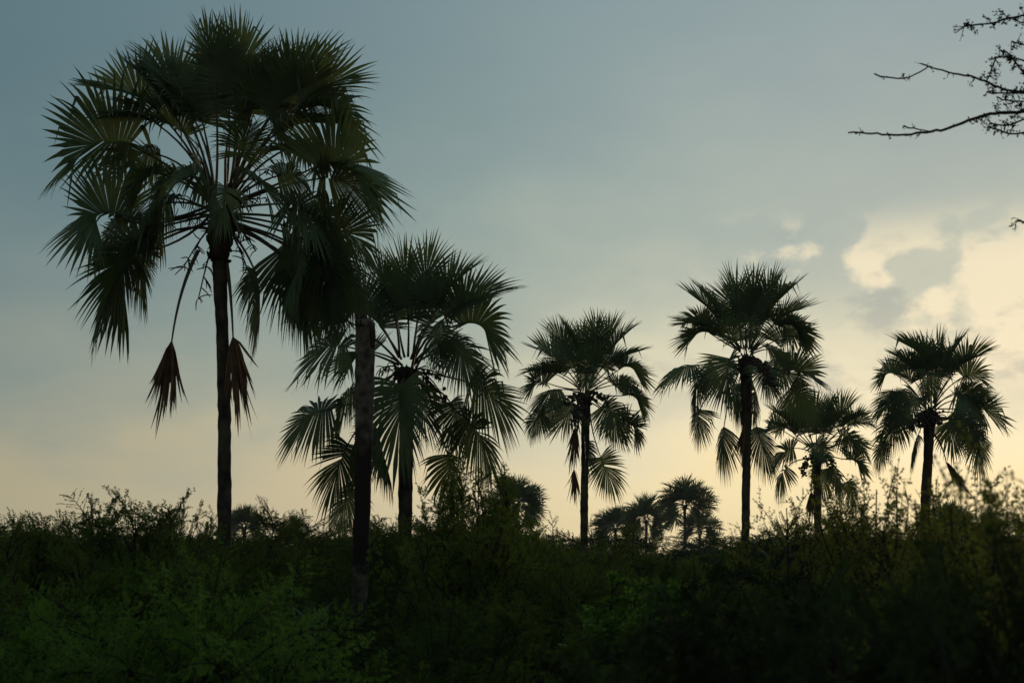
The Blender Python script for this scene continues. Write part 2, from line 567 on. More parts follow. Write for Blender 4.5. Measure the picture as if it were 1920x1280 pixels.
def palm_trunk(root, origin, pts, rad, rng, mat=None, name='trunk', k=14, top_flat=False):
    pts = np.asarray(pts); rad = np.asarray(rad)
    # resample and roughen: faint rings and bulges
    seg = np.linalg.norm(np.diff(pts, axis=0), axis=1); cum = np.concatenate([[0], np.cumsum(seg)])
    m = max(12, int(cum[-1] / 0.12))
    tt = np.linspace(0, cum[-1], m)
    P = np.stack([np.interp(tt, cum, pts[:, i]) for i in range(3)], -1)
    # smooth the corners of the polyline
    for _ in range(12):
        P[1:-1] = (P[:-2] + 2 * P[1:-1] + P[2:]) / 4
    R = np.interp(tt, cum, rad) * (1 + 0.03 * np.sin(tt * 2.3 + rng.random() * 6) + rng.normal(0, 0.018, m))
    P[:, :2] += rng.normal(0, 0.004, (m, 2))
    mb = MB(); mb.tube(P - origin, R, k, True, 0.05, rng)
    return mb.build(name, mat or M_trunk, root, smooth=True)


def leaf_bases(root, origin, p0, p1, r0, r1, rng, n=34):
    """fibrous crown shaft of old leaf bases"""
    mb = MB()
    t = np.linspace(0, 1, 9)
    pts = p0 + (p1 - p0) * t[:, None]
    rr = r0 + (r1 - r0) * np.sin(t * math.pi * 0.62)
    rr[-2] *= 0.75; rr[-1] *= 0.35
    mb.tube(pts - origin, rr, 12, True, 0.16, rng)
    for i in range(n):
        f = rng.uniform(0, 1.0); az = rng.uniform(0, 6.283)
        r = np.interp(f, t, rr)
        d = np.array([math.cos(az), math.sin(az), 0])
        q = p0 + (p1 - p0) * f + d * r * 0.75
        e = q + d * rng.uniform(0.06, 0.16) + UP * rng.uniform(-0.06, 0.2)
        mb.tube(np.array([q, (q + e) / 2 + d * 0.02, e]) - origin, [0.045, 0.035, 0.012], 4)
    mb.build('leaf_bases', M_boots, root)


def build_palm(spec):
    rng = np.random.default_rng(spec['seed'])
    Y = spec['Y']; S = scale_at(Y)
    tp = spec['trunk']                       # [(px,py,width px)] from low to high
    pts = [at(x, y, Y) for x, y, w in tp]
    base = pts[0].copy(); base[2] = -0.3
    low = (pts[0] - pts[1]) / (pts[0][2] - pts[1][2])
    base = pts[0] + low * (-0.3 - pts[0][2])
    origin = np.array([base[0], base[1], 0.0])
    root = empty('palm_tree', origin, spec['label'], 'palm tree', spec.get('group'))
    heart = at(*spec['heart'], Y)
    w = [t[2] / S / 2 * (1.0 if Y < 40 else .86) for t in tp]
    palm_trunk(root, origin, [base] + pts + [heart], [w[0] * 1.2] + w + [w[-1] * .5], rng)
    leaf_bases(root, origin, pts[-1], heart + UP * 0.02, w[-1] * 1.02, w[-1] * spec.get('boot', 1.2), rng)
    fr = list(spec['fronds'])
    for f in fr:
        hx, hy, th, Lp, s, curl = f[:6]
        opt = f[6] if len(f) > 6 else {}
        pj = math.hypot(hx - spec['heart'][0], hy - spec['heart'][1]) / S
        Ls = rng.uniform(1.2, 1.5)
        dep = math.sqrt(max(Ls * Ls - pj * pj, 0.06)) * 0.85
        off = s * dep if abs(s) > 0.05 else rng.uniform(-0.18, 0.18)
        h = at(hx, hy, Y + off)
        th = RAD(th + rng.uniform(-3, 3))
        de = max(-0.75, min(0.75, math.asin(max(-1, min(1, off / 1.5))) * 0.75)) + rng.uniform(-0.08, 0.08)
        # a: image-plane direction tilted in depth
        a = unit(np.array([math.cos(th) * math.cos(de), math.sin(de), math.sin(th) * math.cos(de)]))
        L = Lp / S / max(math.cos(de), 0.72) * spec.get('fl', 1.0)
        if abs(math.cos(th)) > .7 and abs(s) < .45 and Y < 40:
            L *= 1.1
        up = math.sin(th)
        droop = opt.get('droop', 0.2 if up > 0.6 else (0.4 if up > -0.2 else 0.6))
        start = heart + UP * (0.25 * max(0, up) - (0.35 * max(0, -up))) + unit(np.array([h[0] - heart[0], h[1] - heart[1], 0.001])) * w[-1] * 0.9
        tent = up < 0.3 and curl < 80 and abs(s) < .75 and 'fold' not in opt and not spec.get('far')
        if tent:                                   # old leaves: both halves hang from the midrib like a tent
            fold = -rng.uniform(.1, .5); roll = rng.choice([-1, 1]) * rng.uniform(.45, 1.0); beta = opt.get('beta', rng.uniform(1.6, 2.05)); droop *= 1.1; L *= 1.1
        elif abs(s) < .35:                          # side leaves seen broadside
            fold = opt.get('fold', rng.uniform(0.5, 0.95)); roll = rng.choice([-1, 1]) * rng.uniform(.3, 1.0); beta = opt.get('beta', rng.uniform(1.7, 2.1)); L *= 1.06
        else:
            fold = opt.get('fold', rng.uniform(0.3, 0.6)); roll = rng.uniform(-.5, .5); beta = opt.get('beta', rng.uniform(1.6, 2.0))
        frond(root, origin, start, h, a, L, RAD(curl), droop, rng, opt.get('roll', roll), spec.get('nseg', 44), opt.get('mat'), beta, fold,
              opt.get('kink', 0.14 if up < .4 else .07), spec.get('stalk', 0.03))
    for (bx, by, hx, hy, ex, ey, dz) in spec.get('dead', []):
        b0 = at(bx, by, Y); h = at(hx, hy, Y + dz); e = at(ex, ey, Y + dz)
        mb = MB(); dead_fan(mb, h - origin, unit(e - h), np.linalg.norm(e - h) * 1.1, rng, 44, spec.get('dspread', 0.13))
        o = mb.build('dead_frond', M_dead, root)
        pm = MB(); c = (b0 + h) / 2 + np.array([(h[0] - b0[0]) * 0.25, dz * 0.4, 0.12])
        pm.tube(bezier(b0, c, h, 9) - origin, np.linspace(0.04, 0.014, 9), 5)
        pm.build('leaf_stalk', M_petiole, o, smooth=True)
    for (ex, ey, dz, n) in spec.get('fruit', []):
        fruit_cluster(root, origin, heart, at(ex, ey, Y + dz), n, rng)
    for (ex, ey, dz) in spec.get('flower', []):
        flower_stalk(root, origin, heart - UP * 0.1, at(ex, ey, Y + dz), rng)
    return root


Yw = {'mat': M_blade_y}
f_, b_, m_ = -1, 1, 0
PALMS = [
    dict(seed=11, Y=29.5, heart=(415, 395), boot=1.7, nseg=60, fl=1.06,
         label='tallest palm with a huge crown and two dead brown fronds hanging beside its trunk',
         trunk=[(421, 985, 27), (421, 800, 25), (417, 620, 23), (411, 490, 30)],
         fronds=[
             (328, 216, 118, 165, -.5, 20), (300, 236, 146, 150, .5, 40, {'droop': .6}), (242, 272, 160, 185, m_, 95),
             (402, 152, 98, 125, -.7, 10), (452, 166, 88, 140, -.5, 10), (482, 190, 66, 145, .5, 20), (520, 200, 48, 145, -.4, 30),
             (583, 202, 24, 150, m_, 105), (596, 312, 32, 175, m_, 95), (482, 200, -25, 118, -.9, 50, {'droop': 1.3}),
             (497, 290, 35, 105, .8, 40), (535, 383, 4, 175, -.5, 75), (552, 429, -16, 165, .5, 50),
             (533, 460, -32, 165, -.5, 70, {'droop': 1.0}), (520, 470, -38, 180, .4, 50),
             (478, 508, -66, 150, m_, 30), (303, 327, 172, 95, -.4, 80), (376, 302, -82, 112, -.8, 30, {'droop': 1.5, 'beta': 1.3, 'fold': .9}),
             (335, 335, 205, 100, -.6, 60, {'droop': 1.3, 'beta': 1.6, 'fold': .8}), (228, 405, 148, 150, m_, 140), (303, 426, 190, 125, -.6, 60, {'droop': 1.1}),
             (284, 472, 180, 185, m_, 95), (272, 470, 250, 115, -.3, 30), (250, 480, 215, 165, .4, 40, Yw),
             (380, 230, 105, 160, .7, 15), (430, 205, 92, 165, .8, 10), (470, 235, 74, 165, .7, 20), (350, 255, 132, 150, .6, 30),
             (530, 250, 45, 150, .5, 40), (440, 190, 96, 150, -.2, 10),
             (360, 215, 120, 150, .2, 20), (510, 215, 58, 150, .1, 25), (548, 500, -50, 150, .6, 40), (600, 335, 10, 150, .4, 60), (610, 420, -12, 140, -.3, 55), (590, 490, -45, 150, -.2, 40), (255, 420, 168, 125, .4, 70),
             (560, 270, 15, 130, .6, 60), (585, 455, -22, 150, .2, 60), (300, 290, 165, 120, .6, 50), (600, 540, -55, 120, .2, 30), (520, 330, 10, 110, -.7, 60, {'droop': .9}), (320, 380, 195, 110, -.7, 60, {'droop': 1.0}),
             (450, 292, 75, 90, -.9, 30, {'droop': .8}), (362, 330, 192, 92, -.9, 50, {'droop': 1.2}), (472, 335, -12, 100, -.8, 60, {'droop': 1.1}), (425, 352, -88, 92, -1, 30, {'droop': 1.4, 'beta': 1.3}),
             (345, 196, 114, 150, .1, 20), (292, 205, 140, 150, -.2, 35), (528, 186, 58, 148, .2, 20), (556, 196, 44, 140, -.3, 35),
             (640, 520, -40, 120, .3, 40)],
         dead=[(372, 470, 322, 640, 300, 815, -.3), (425, 495, 437, 632, 458, 805, -.45)],
         flower=[(505, 318, .1), (492, 372, .2), (290, 365, .1), (372, 560, -.2), (480, 470, .1), (345, 500, 0.3), (470, 520, .3), (300, 420, .4)]),
    dict(seed=23, Y=35.0, heart=(762, 690), boot=1.3, nseg=56, fl=1.1,
         label='second tallest palm, its left side hidden behind the bare broken trunk',
         trunk=[(759, 1005, 26), (760, 900, 26), (762, 800, 27), (764, 720, 30)],
         fronds=[
             (790, 560, 78, 112, -.5, 10), (735, 565, 104, 108, -.5, 15), (765, 575, 92, 122, .5, 10), (843, 588, 44, 118, -.3, 25),
             (866, 610, 26, 118, m_, 105), (812, 612, -60, 82, -1, 60, {'droop': 1.4}), (842, 640, -38, 105, -.7, 40, {'droop': 1.0}),
             (650, 650, 165, 118, m_, 70), (650, 600, 150, 115, .5, 40), (622, 768, 176, 125, -.1, 60), (666, 735, 188, 105, .5, 70, {'droop': 1.2}),
             (710, 804, -84, 125, -.6, 10, {'mat': M_blade_y, 'fold': .8}), (652, 832, 246, 125, .4, 20), (662, 915, 240, 95, .5, 10),
             (752, 722, -95, 150, -.8, 20, {'droop': .9, 'beta': 1.5, 'fold': .8}), (780, 732, -70, 100, -.5, 20, {'beta': 1.3, 'fold': .7}), (882, 718, -14, 128, .2, 65), (845, 754, -62, 100, .3, 30), (870, 782, -34, 130, -.4, 45),
             (840, 852, -72, 125, m_, 15), (745, 600, 97, 130, .8, 10), (805, 610, 58, 125, .7, 30), (715, 615, 128, 125, .7, 30),
             (700, 660, 162, 110, .8, 60), (832, 660, 12, 105, .8, 50), (820, 575, 60, 115, .2, 20), (700, 585, 122, 112, -.3, 25), 
             (690, 790, 235, 120, .7, 30)],
         flower=[(715, 690, .2), (725, 735, .1), (820, 700, .1), (832, 775, -.1), (815, 740, .3)], fruit=[(835, 765, .2, 18)]),
    dict(seed=31, Y=55, heart=(1097, 738), nseg=52, fl=1.16, stalk=.028,
         label='slender palm with brown dead fronds hugging its trunk, next to the crooked thorn tree',
         trunk=[(1095, 1010, 16), (1096, 900, 17), (1098, 800, 18), (1098, 760, 21)],
         fronds=[
             (1118, 658, 90, 68, -.5, 10), (1080, 656, 106, 66, -.5, 15), (1050, 680, 136, 68, -.2, 30), (1145, 662, 64, 66, .3, 20),
             (1163, 692, 42, 68, m_, 100), (1162, 712, 4, 48, -.6, 60), (1172, 742, 20, 64, m_, 90), (1025, 718, 150, 62, m_, 105, Yw),
             (1052, 730, 184, 70, -.3, 55), (1046, 746, 226, 62, .2, 40), (1020, 776, 204, 60, .1, 60), (1130, 760, -32, 76, -.6, 50),
             (1172, 790, -6, 60, m_, 85, {'mat': M_blade_y}), (1126, 857, -62, 72, m_, 10), (1094, 828, -80, 66, -.8, 10, Yw),
             (1096, 672, 95, 72, .8, 10), (1070, 690, 122, 70, .6, 20), (1130, 690, 54, 70, .6, 30), (1150, 722, 20, 62, .7, 50), (1105, 700, 80, 60, -.8, 20),
             (1065, 660, 118, 66, .2, 15), (1132, 655, 76, 66, -.2, 15), (1040, 700, 148, 62, -.5, 40), (1100, 690, -95, 45, -.9, 30, {'droop': 1.3}), (1155, 680, 50, 62, -.5, 30),
             (1050, 700, 160, 60, .6, 40), (1080, 760, 230, 60, -.6, 30), (1140, 780, -50, 60, .6, 30)],
         dead=[(1086, 765, 1079, 800, 1070, 885, -.2), (1088, 770, 1076, 880, 1077, 950, .1)],
         fruit=[(1074, 798, -1.0, 45), (1062, 750, -.8, 24), (1140, 756, -1.0, 30)]),
    dict(seed=43, Y=52, heart=(1398, 668), nseg=52, fl=1.14, stalk=.03,
         label='tall slender palm with dark round fruit clusters and a tidy domed crown over open horizon',
         trunk=[(1398, 1010, 18), (1399, 900, 18), (1400, 800, 20), (1399, 710, 25)],
         fronds=[
             (1360, 608, 112, 92, -.5, 15), (1410, 592, 86, 86, -.5, 10), (1440, 592, 60, 88, .3, 20), (1464, 612, 32, 82, m_, 105),
             (1335, 628, 142, 76, m_, 95), (1405, 596, -70, 58, -1, 50, {'droop': 1.3}), (1304, 685, 178, 80, m_, 50), (1320, 704, 226, 78, -.3, 40),
             (1312, 768, 258, 66, .2, 20), (1368, 672, 246, 86, -.9, 40), (1440, 655, 10, 66, .4, 50), (1474, 696, 18, 82, -.3, 70),
             (1482, 728, -38, 80, .3, 40), (1357, 800, 262, 88, -.2, 10, {'beta': 1.2}), (1418, 800, -72, 88, m_, 10, {'beta': 1.3}),
             (1412, 722, -78, 70, .5, 20), (1385, 720, 258, 72, .5, 20), (1385, 602, 101, 90, .8, 10), (1426, 610, 70, 90, .7, 20), (1350, 630, 132, 82, .6, 30),
             (1452, 640, 40, 80, .6, 40), (1380, 640, 115, 62, -.8, 30), (1345, 600, 122, 84, .2, 20), (1430, 585, 74, 82, -.2, 15), (1385, 590, 98, 84, -.2, 10), (1455, 605, 48, 80, -.4, 30), (1330, 610, 150, 70, -.4, 40), (1470, 620, 15, 66, .4, 60),
             (1425, 690, -60, 66, -.8, 30, {'droop': 1.0}), (1340, 690, 200, 66, .7, 60), (1450, 690, -10, 66, .7, 50)],
         dead=[(1399, 700, 1397, 795, 1394, 885, -.35)],
         fruit=[(1448, 738, -1.3, 66), (1430, 706, -1.0, 42), (1364, 752, -1.2, 30)]),
    dict(seed=57, Y=66, heart=(1532, 848), nseg=50, fl=1.16, stalk=.03,
         label='short palm crowded under the outer fronds of its taller neighbour',
         trunk=[(1534, 1010, 16), (1533, 940, 16), (1531, 890, 17), (1531, 868, 21)],
         fronds=[
             (1466, 806, 142, 54, m_, 85), (1500, 802, 112, 62, -.4, 15), (1530, 800, 90, 62, -.5, 10), (1565, 797, 64, 62, .3, 20),
             (1590, 797, 34, 52, m_, 60), (1575, 816, -12, 56, -.7, 40), (1590, 862, 8, 54, m_, 85), (1488, 840, 186, 66, -.1, 60),
             (1475, 875, 232, 62, .1, 30), (1558, 876, -58, 62, -.3, 30), (1590, 902, -68, 56, .2, 20), (1515, 810, 100, 60, .8, 10),
             (1548, 810, 72, 60, .8, 20), (1490, 815, 132, 56, .7, 30), (1580, 830, 22, 56, .7, 40), (1540, 880, -80, 55, .8, 20), (1485, 800, 128, 56, -.3, 20), (1515, 795, 102, 60, .1, 10), (1548, 795, 78, 60, -.2, 15), (1582, 800, 50, 54, -.4, 30), (1530, 830, -60, 40, -.9, 30), (1600, 830, -5, 46, .2, 60)],
         dead=[(1526, 868, 1521, 922, 1517, 985, -.1)],
         fruit=[(1505, 893, -.8, 45), (1566, 872, -.8, 36)]),
    dict(seed=61, Y=57, heart=(1742, 768), nseg=52, fl=1.14, stalk=.028,
         label='palm rising behind the airy shrubs, one stiff dead leaf slanting from its trunk',
         trunk=[(1733, 1010, 21), (1736, 920, 21), (1741, 850, 20), (1742, 800, 25)],
         fronds=[
             (1736, 682, 106, 74, -.3, 45), (1775, 686, 70, 68, -.3, 15), (1796, 692, 48, 72, .2, 25), (1720, 692, 150, 54, .3, 30),
             (1680, 702, 152, 54, m_, 110), (1745, 702, -96, 55, -1, 40, {'droop': 1.3}), (1806, 706, 24, 60, m_, 95), (1806, 732, 8, 56, .2, 60),
             (1688, 750, 178, 76, m_, 50), (1690, 776, 226, 76, -.2, 40), (1656, 828, 252, 52, .2, 10), (1820, 766, 8, 76, m_, 65),
             (1795, 776, -30, 82, -.5, 45), (1830, 808, -74, 78, .2, 15), (1776, 782, -68, 68, .4, 20), (1722, 815, 248, 62, -.2, 15),
             (1740, 700, 95, 70, .8, 10), (1765, 705, 62, 66, .8, 25), (1715, 715, 135, 60, .7, 30), (1790, 740, 15, 60, .7, 50), (1705, 770, 190, 60, .7, 60), (1755, 690, 84, 66, .1, 15), (1715, 690, 128, 60, -.4, 25), (1785, 700, 58, 64, -.5, 30), (1800, 750, -10, 62, -.4, 50), (1700, 740, 165, 60, -.5, 50), (1720, 745, 215, 60, -.8, 40, {'droop': 1.0})],
         dead=[(1752, 815, 1774, 866, 1816, 928, .1), (1742, 780, 1743, 828, 1741, 905, -.3)], dspread=0.07,
         fruit=[(1710, 810, -1.0, 45), (1766, 790, -1.2, 45), (1726, 796, -.6, 24)]),
]
for s_ in PALMS:
    build_palm(s_)


# far palms: the same plant, rounder and simpler
def far_palm(seed, Y, cx, cy, rpx, base_y, label, n=24, low=-60, group=None):
    rng = np.random.default_rng(seed)
    fr = []
    for i in range(n):
        th = low + (180 - 2 * low) * (i + rng.uniform(-.3, .3)) / (n - 1)
        rr = rpx * rng.uniform(0.38, 0.55)
        fr.append((cx + math.cos(RAD(th)) * rr, cy - math.sin(RAD(th)) * rr * 0.9, th, rpx * rng.uniform(.55, .7), rng.choice([-.6, -.2, .2, .6]), rng.uniform(5, 50), {'droop': .15, 'beta': 2.4}))
    for i in range(9):
        th = rng.uniform(-40, 220); rr = rpx * rng.uniform(.1, .3)
        fr.append((cx + math.cos(RAD(th)) * rr, cy - math.sin(RAD(th)) * rr - rpx * .05, th, rpx * rng.uniform(.3, .42), rng.choice([-.9, -.5, .6]), 20, {'droop': .5}))
    S = scale_at(Y)
    w = 0.3 * S
    build_palm(dict(seed=seed, Y=Y, heart=(cx, cy), nseg=34, far=1, fl=1.1, stalk=.04, label=label, group=group, fronds=fr,
                    trunk=[(cx - 1, base_y, w), (cx, (base_y + cy) / 2, w), (cx, cy + rpx * .22, w * 1.1)]))


far_palm(101, 165, 1284, 946, 53, 1060, 'far palm with a full round crown standing tallest in the distant clump')
far_palm(102, 175, 1312, 992, 40, 1065, 'low far palm squeezed against the foot of the tallest distant palm', 20, -40)
far_palm(103, 180, 1212, 974, 48, 1062, 'middle palm of the distant clump with a bushy crown', 24, -60)
far_palm(104, 185, 1154, 990, 42, 1064, 'outermost palm of the distant clump, low and wide', 24, -50)
far_palm(105, 130, 968, 945, 54, 1080, 'far palm peeping out behind the crooked thorn tree', 26, -60)
far_palm(106, 140, 458, 988, 42, 1075, 'small far palm peeping over the scrub by the tallest trunk', 20, -30)
far_palm(107, 110, 1782, 985, 48, 1080, 'low palm half hidden by the airy blurred shrubs', 22, -40)

# ------------------------------------------------------------------ bare broken trunk
rs = np.random.default_rng(71)
YS = 27.0
SS = scale_at(YS)
sp_pts = [at(x, y, YS) for x, y in ((669, 1200), (675, 1100), (679, 950), (683, 800), (684, 690), (684, 600))]
base = sp_pts[0].copy(); base[2] = -0.25; base[0] -= 0.1
so = np.array([base[0], base[1], 0])
stump = empty('dead_palm_trunk', so, 'bare broken palm trunk without crown, pale wood above dark bark', 'dead trunk')
palm_trunk(stump, so, [base] + sp_pts, [.155, .13, .125, .13, .145, .158, .14], rs, M_stump, 'trunk', 18)
mb = MB()
topc = sp_pts[-1]
for i in range(16):                                       # splintered rim
    az = i / 16 * 6.283 + rs.uniform(-.1, .1)
    d = np.array([math.cos(az), math.sin(az), 0])
    q = topc + d * 0.115 - UP * 0.12
    e = q + d * rs.uniform(-.03, .02) + UP * rs.uniform(.12, .26)
    mb.tube(np.array([q, (q + e) / 2, e]) - so, [0.035, 0.032, 0.008], 5)
mb.build('splintered_top', M_boots, stump)
mb = MB()                                                  # peeling slab of bark near the top
for i in range(3):
    q = topc + np.array([0.105 + 0.02 * i, -0.10 + 0.02 * i, -0.05]);
    mb.tube(np.array([q, q - UP * .2 + np.array([.01, -.012, 0]), q - UP * .42]) - so, [0.02, 0.028, 0.018], 5)
mb.build('bark_slab', M_boots, stump)


# ------------------------------------------------------------------ bushes
def rows(a):
    return a / (np.linalg.norm(a, axis=-1, keepdims=True) + 1e-9)


def add_twigs(mb, o, d, ln, r, sag, rng):
    """many thin three-sided twigs at once: o, d (N,3); ln, r (N,)"""
    nT = len(o)
    t = np.array([0, 0.5, 1.0])
    P = o[:, None, :] + d[:, None, :] * (t[None, :] * ln[:, None])[..., None] + UP * (sag * (t ** 2)[None, :] * ln[:, None])[..., None]
    ref = rows(np.cross(d, rng.normal(0, 1, (nT, 3)))); ref2 = np.cross(d, ref)
    ang = np.array([0, 2.094, 4.189])
    rad = r[:, None] * np.array([1, .75, .25])[None, :]
    V = P[:, :, None, :] + rad[:, :, None, None] * (np.cos(ang)[None, None, :, None] * ref[:, None, None, :] + np.sin(ang)[None, None, :, None] * ref2[:, None, None, :])
    b = (np.arange(nT) * 9)[:, None, None] + (np.arange(2) * 3)[None, :, None]
    j = np.arange(3)[None, None, :]
    q = np.stack([b + j, b + (j + 1) % 3, b + 3 + (j + 1) % 3, b + 3 + j], -1).reshape(-1, 4)
    mb.add(V.reshape(-1, 3), q)
    return P


def add_leaves(mb, c, d, nrm, ln, wd):
    """rhombic leaves: base c, direction d, plane normal nrm"""
    s = rows(np.cross(d, nrm))
    V = np.stack([c, c + d * (ln * .5)[:, None] + s * wd[:, None], c + d * ln[:, None], c + d * (ln * .5)[:, None] - s * wd[:, None]], 1)
    mb.add(V.reshape(-1, 3), (np.arange(len(c)) * 4)[:, None] + np.arange(4)[None, :])


def make_bush(name, seed, mat, H=3.0, R=2.2, nstem=12, nside=13, ntwig=9, nleaf=14, leaf=0.034, lw=0.2, spread=(15, 75), flat=0.5,
              shoots=0, twig=0.32, side=0.9, upb=0.15, label='', cat='bush', trunk_h=0.0, sag=-0.1, top_pc=99.0, shoot_len=1.0):
    rng = np.random.default_rng(seed)
    wood = MB(); fol = MB()
    TO, TD, TL, TN = [], [], [], []
    for i in range(nstem):
        az = 6.283 * (i + rng.uniform(-.4, .4)) / nstem
        inc = RAD(rng.uniform(*spread))
        out = np.array([math.cos(az), math.sin(az), 0])
        lng = 1 / math.sqrt((math.sin(inc) / R) ** 2 + (math.cos(inc) / H) ** 2) * rng.uniform(.82, 1.02)
        p0 = np.array([rng.normal(0, .06), rng.normal(0, .06), trunk_h])
        tip = p0 + (out * math.sin(inc) + UP * math.cos(inc)) * lng
        tip[2] = max(0.25, min(tip[2], H))
        ctrl = p0 + out * lng * math.sin(inc) * (0.3 if flat > .3 else .5) + UP * (tip[2] - trunk_h) * (0.55 + flat * .4)
        pts = bezier(p0, ctrl, tip, 9) + np.cumsum(rng.normal(0, .02, (9, 3)), axis=0)
        wood.tube(pts, np.linspace(.03, .006, 9) * H / 3, 5, False)
        for j in range(nside):
            t = rng.uniform(.22, 1.0)
            k = min(7, int(t * 8)); f = t * 8 - k
            q = pts[k] * (1 - f) + pts[k + 1] * f
            tg = unit(pts[k + 1] - pts[k])
            lat = unit(np.cross(tg, UP) * rng.choice([-1, 1]) + rng.normal(0, .3, 3))
            d = unit(tg * .7 + lat * .75 + UP * upb + rng.normal(0, .2, 3) * np.array([1, 1, 1 - .7 * flat]))
            L = side * rng.uniform(.5, 1.15) * (1.1 - .4 * t) * R / 2.2
            bp = bezier(q, q + d * L * .5 + UP * .07, q + d * L + UP * sag * L, 7)
            wood.tube(bp, np.linspace(.011, .003, 7), 3, False)
            # a flat spray: twigs fan out on both sides within one tilted plane
            pn = unit(UP + out * rng.uniform(.2, .9) + rng.normal(0, .22, 3))
            sv = unit(np.cross(d, pn))
            tt = np.linspace(.1, 1, ntwig) * 6
            kk = np.minimum(5, tt.astype(int)); ff = (tt - kk)[:, None]
            o = bp[kk] * (1 - ff) + bp[kk + 1] * ff
            sgn = np.where(np.arange(ntwig) % 2 == 0, 1.0, -1.0)[:, None]
            dd = rows(d * .75 + sv * sgn * rng.uniform(.5, 1, (ntwig, 1)) + rng.normal(0, .16, (ntwig, 3)))
            TO.append(o); TD.append(dd); TL.append(twig * rng.uniform(.5, 1.2, ntwig) * (1.15 - .6 * tt / 6))
            TN.append(np.repeat(pn[None, :], ntwig, 0))
    # long leafy shoots above the crown
    for i in range(shoots):
        az = rng.uniform(0, 6.283); rr = R * .75 * math.sqrt(rng.random())
        z = H * math.sqrt(max(.05, 1 - (rr / R) ** 2)) * .86
        q = np.array([math.cos(az) * rr, math.sin(az) * rr, z])
        d = unit(np.array([math.cos(az) * rr / R, math.sin(az) * rr / R, 1.1]) + rng.normal(0, .3, 3))
        L = rng.uniform(.2, .5) * H / 3 * shoot_len
        bend = rng.normal(0, .12, 3)
        bp = bezier(q - d * .3, q + d * L * .5 + bend, q + d * L, 7)
        wood.tube(bp, np.linspace(.009, .0025, 7), 3, False)
        nt = 16
        tt = rng.uniform(.1, 1, nt) * 6
        kk = np.minimum(5, tt.astype(int)); ff = (tt - kk)[:, None]
        TO.append(bp[kk] * (1 - ff) + bp[kk + 1] * ff)
        TD.append(rows(d * .6 + rows(rng.normal(0, 1, (nt, 3))) * .9)); TL.append(rng.uniform(.06, .2, nt)); TN.append(rows(UP * .4 + rng.normal(0, 1, (nt, 3))))
    TO = np.vstack(TO); TD = np.vstack(TD); TL = np.concatenate(TL); TN = np.vstack(TN)
    keep = TO[:, 2] > 0.05
    TO, TD, TL, TN = TO[keep], TD[keep], TL[keep], TN[keep]
    add_twigs(wood, TO, TD, TL, np.full(len(TO), .0032), np.full((len(TO), 1), -.08)[:, :1], rng)
    n = len(TO)
    t = np.linspace(.12, 1.0, nleaf)[None, :] + rng.normal(0, .03, (n, nleaf))
    C = TO[:, None, :] + TD[:, None, :] * (t * TL[:, None])[..., None] + UP * (-.08 * t ** 2 * TL[:, None])[..., None]
    sd = rows(np.cross(TD, TN) + rng.normal(0, .15, (n, 3)))
    sg = np.where(np.arange(nleaf) % 2 == 0, 1.0, -1.0)[None, :, None]
    ld = rows(TD[:, None, :] * .6 + sd[:, None, :] * sg + rng.normal(0, .3, (n, nleaf, 3)))
    nr = rows(TN[:, None, :] + rng.normal(0, .5, (n, nleaf, 3)))
    ln = leaf * rng.uniform(.65, 1.25, n * nleaf)
    add_leaves(fol, C.reshape(-1, 3), ld.reshape(-1, 3), nr.reshape(-1, 3), ln, ln * lw)
    root = empty(name, (0, 0, 0), label, cat)
    wood.build('branches', M_bark, root)
    fo = fol.build('foliage', mat, root); fo['kind'] = 'stuff'
    zz = C.reshape(-1, 3)[:, 2]
    root['H'] = float(np.percentile(zz, top_pc)); root['R'] = float(R)
    return root


def place(src, used, px, top, Y, rz, label, wide=1.0, group=None, cat='bush'):
    """stand a bush on the ground below pixel column px so that its top reaches pixel row top"""
    p = at(px, top, Y)
    k = (p[2] + 0.1) / src['H']
    loc = (p[0], Y, -0.1)
    sc = (k * wide, k * wide, k)
    if src.name not in used:
        used.add(src.name)
        src.location = loc; src.rotation_euler = (0, 0, rz); src.scale = sc
        src['label'] = label; src['category'] = cat
        if group:
            src['group'] = group
        return src
    return copy_tree(src, loc, rz, sc, label, cat, group)


used = set()
B_spread = make_bush('thorn_bush', 201, M_thorn, 3.0, 2.4, 17, 11, 22, 20, .028, .25, (10, 78), .8, 8, twig=.34, side=1.5)
B_spread2 = make_bush('thorn_bush', 202, M_thorn, 3.0, 2.2, 18, 13, 17, 20, .028, .26, (4, 75), .5, 16, twig=.32, top_pc=98.0)
B_shoot = make_bush('thorn_bush', 203, M_thorn, 3.0, 1.9, 20, 14, 14, 16, .030, .27, (3, 68), .15, 60, twig=.28, upb=.45, top_pc=97.5, shoot_len=1.1)
B_fresh = make_bush('thorn_bush', 204, M_fresh, 3.0, 2.3, 18, 11, 24, 20, .028, .26, (8, 80), .9, 4, twig=.34, side=1.6)
B_broad = make_bush('broadleaf_shrub', 205, M_broad, 2.2, 1.0, 12, 13, 9, 8, .06, .34, (5, 60), .2, 14, twig=.2, side=.5)
B_airy = make_bush('airy_shrub', 206, M_airy, 3.0, 0.95, 10, 8, 6, 8, .032, .28, (2, 40), .1, 30, twig=.18, side=.95, upb=.9, sag=.12, shoot_len=1.6)
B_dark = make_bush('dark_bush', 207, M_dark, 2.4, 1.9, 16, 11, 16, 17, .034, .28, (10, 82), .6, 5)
B_crook = make_bush('thorn_tree', 208, M_thorn, 3.6, 1.5, 24, 17, 14, 16, .032, .27, (2, 50), .1, 34, twig=.26, side=1.1, upb=.45, cat='thorn tree', top_pc=98.6)
B_umb = make_bush('umbrella_acacia_tree', 209, M_dark, 4.4, 2.8, 15, 13, 13, 10, .075, .27, (42, 68), 1.0, 0, twig=.4, side=1.0, trunk_h=1.2, cat='acacia tree')

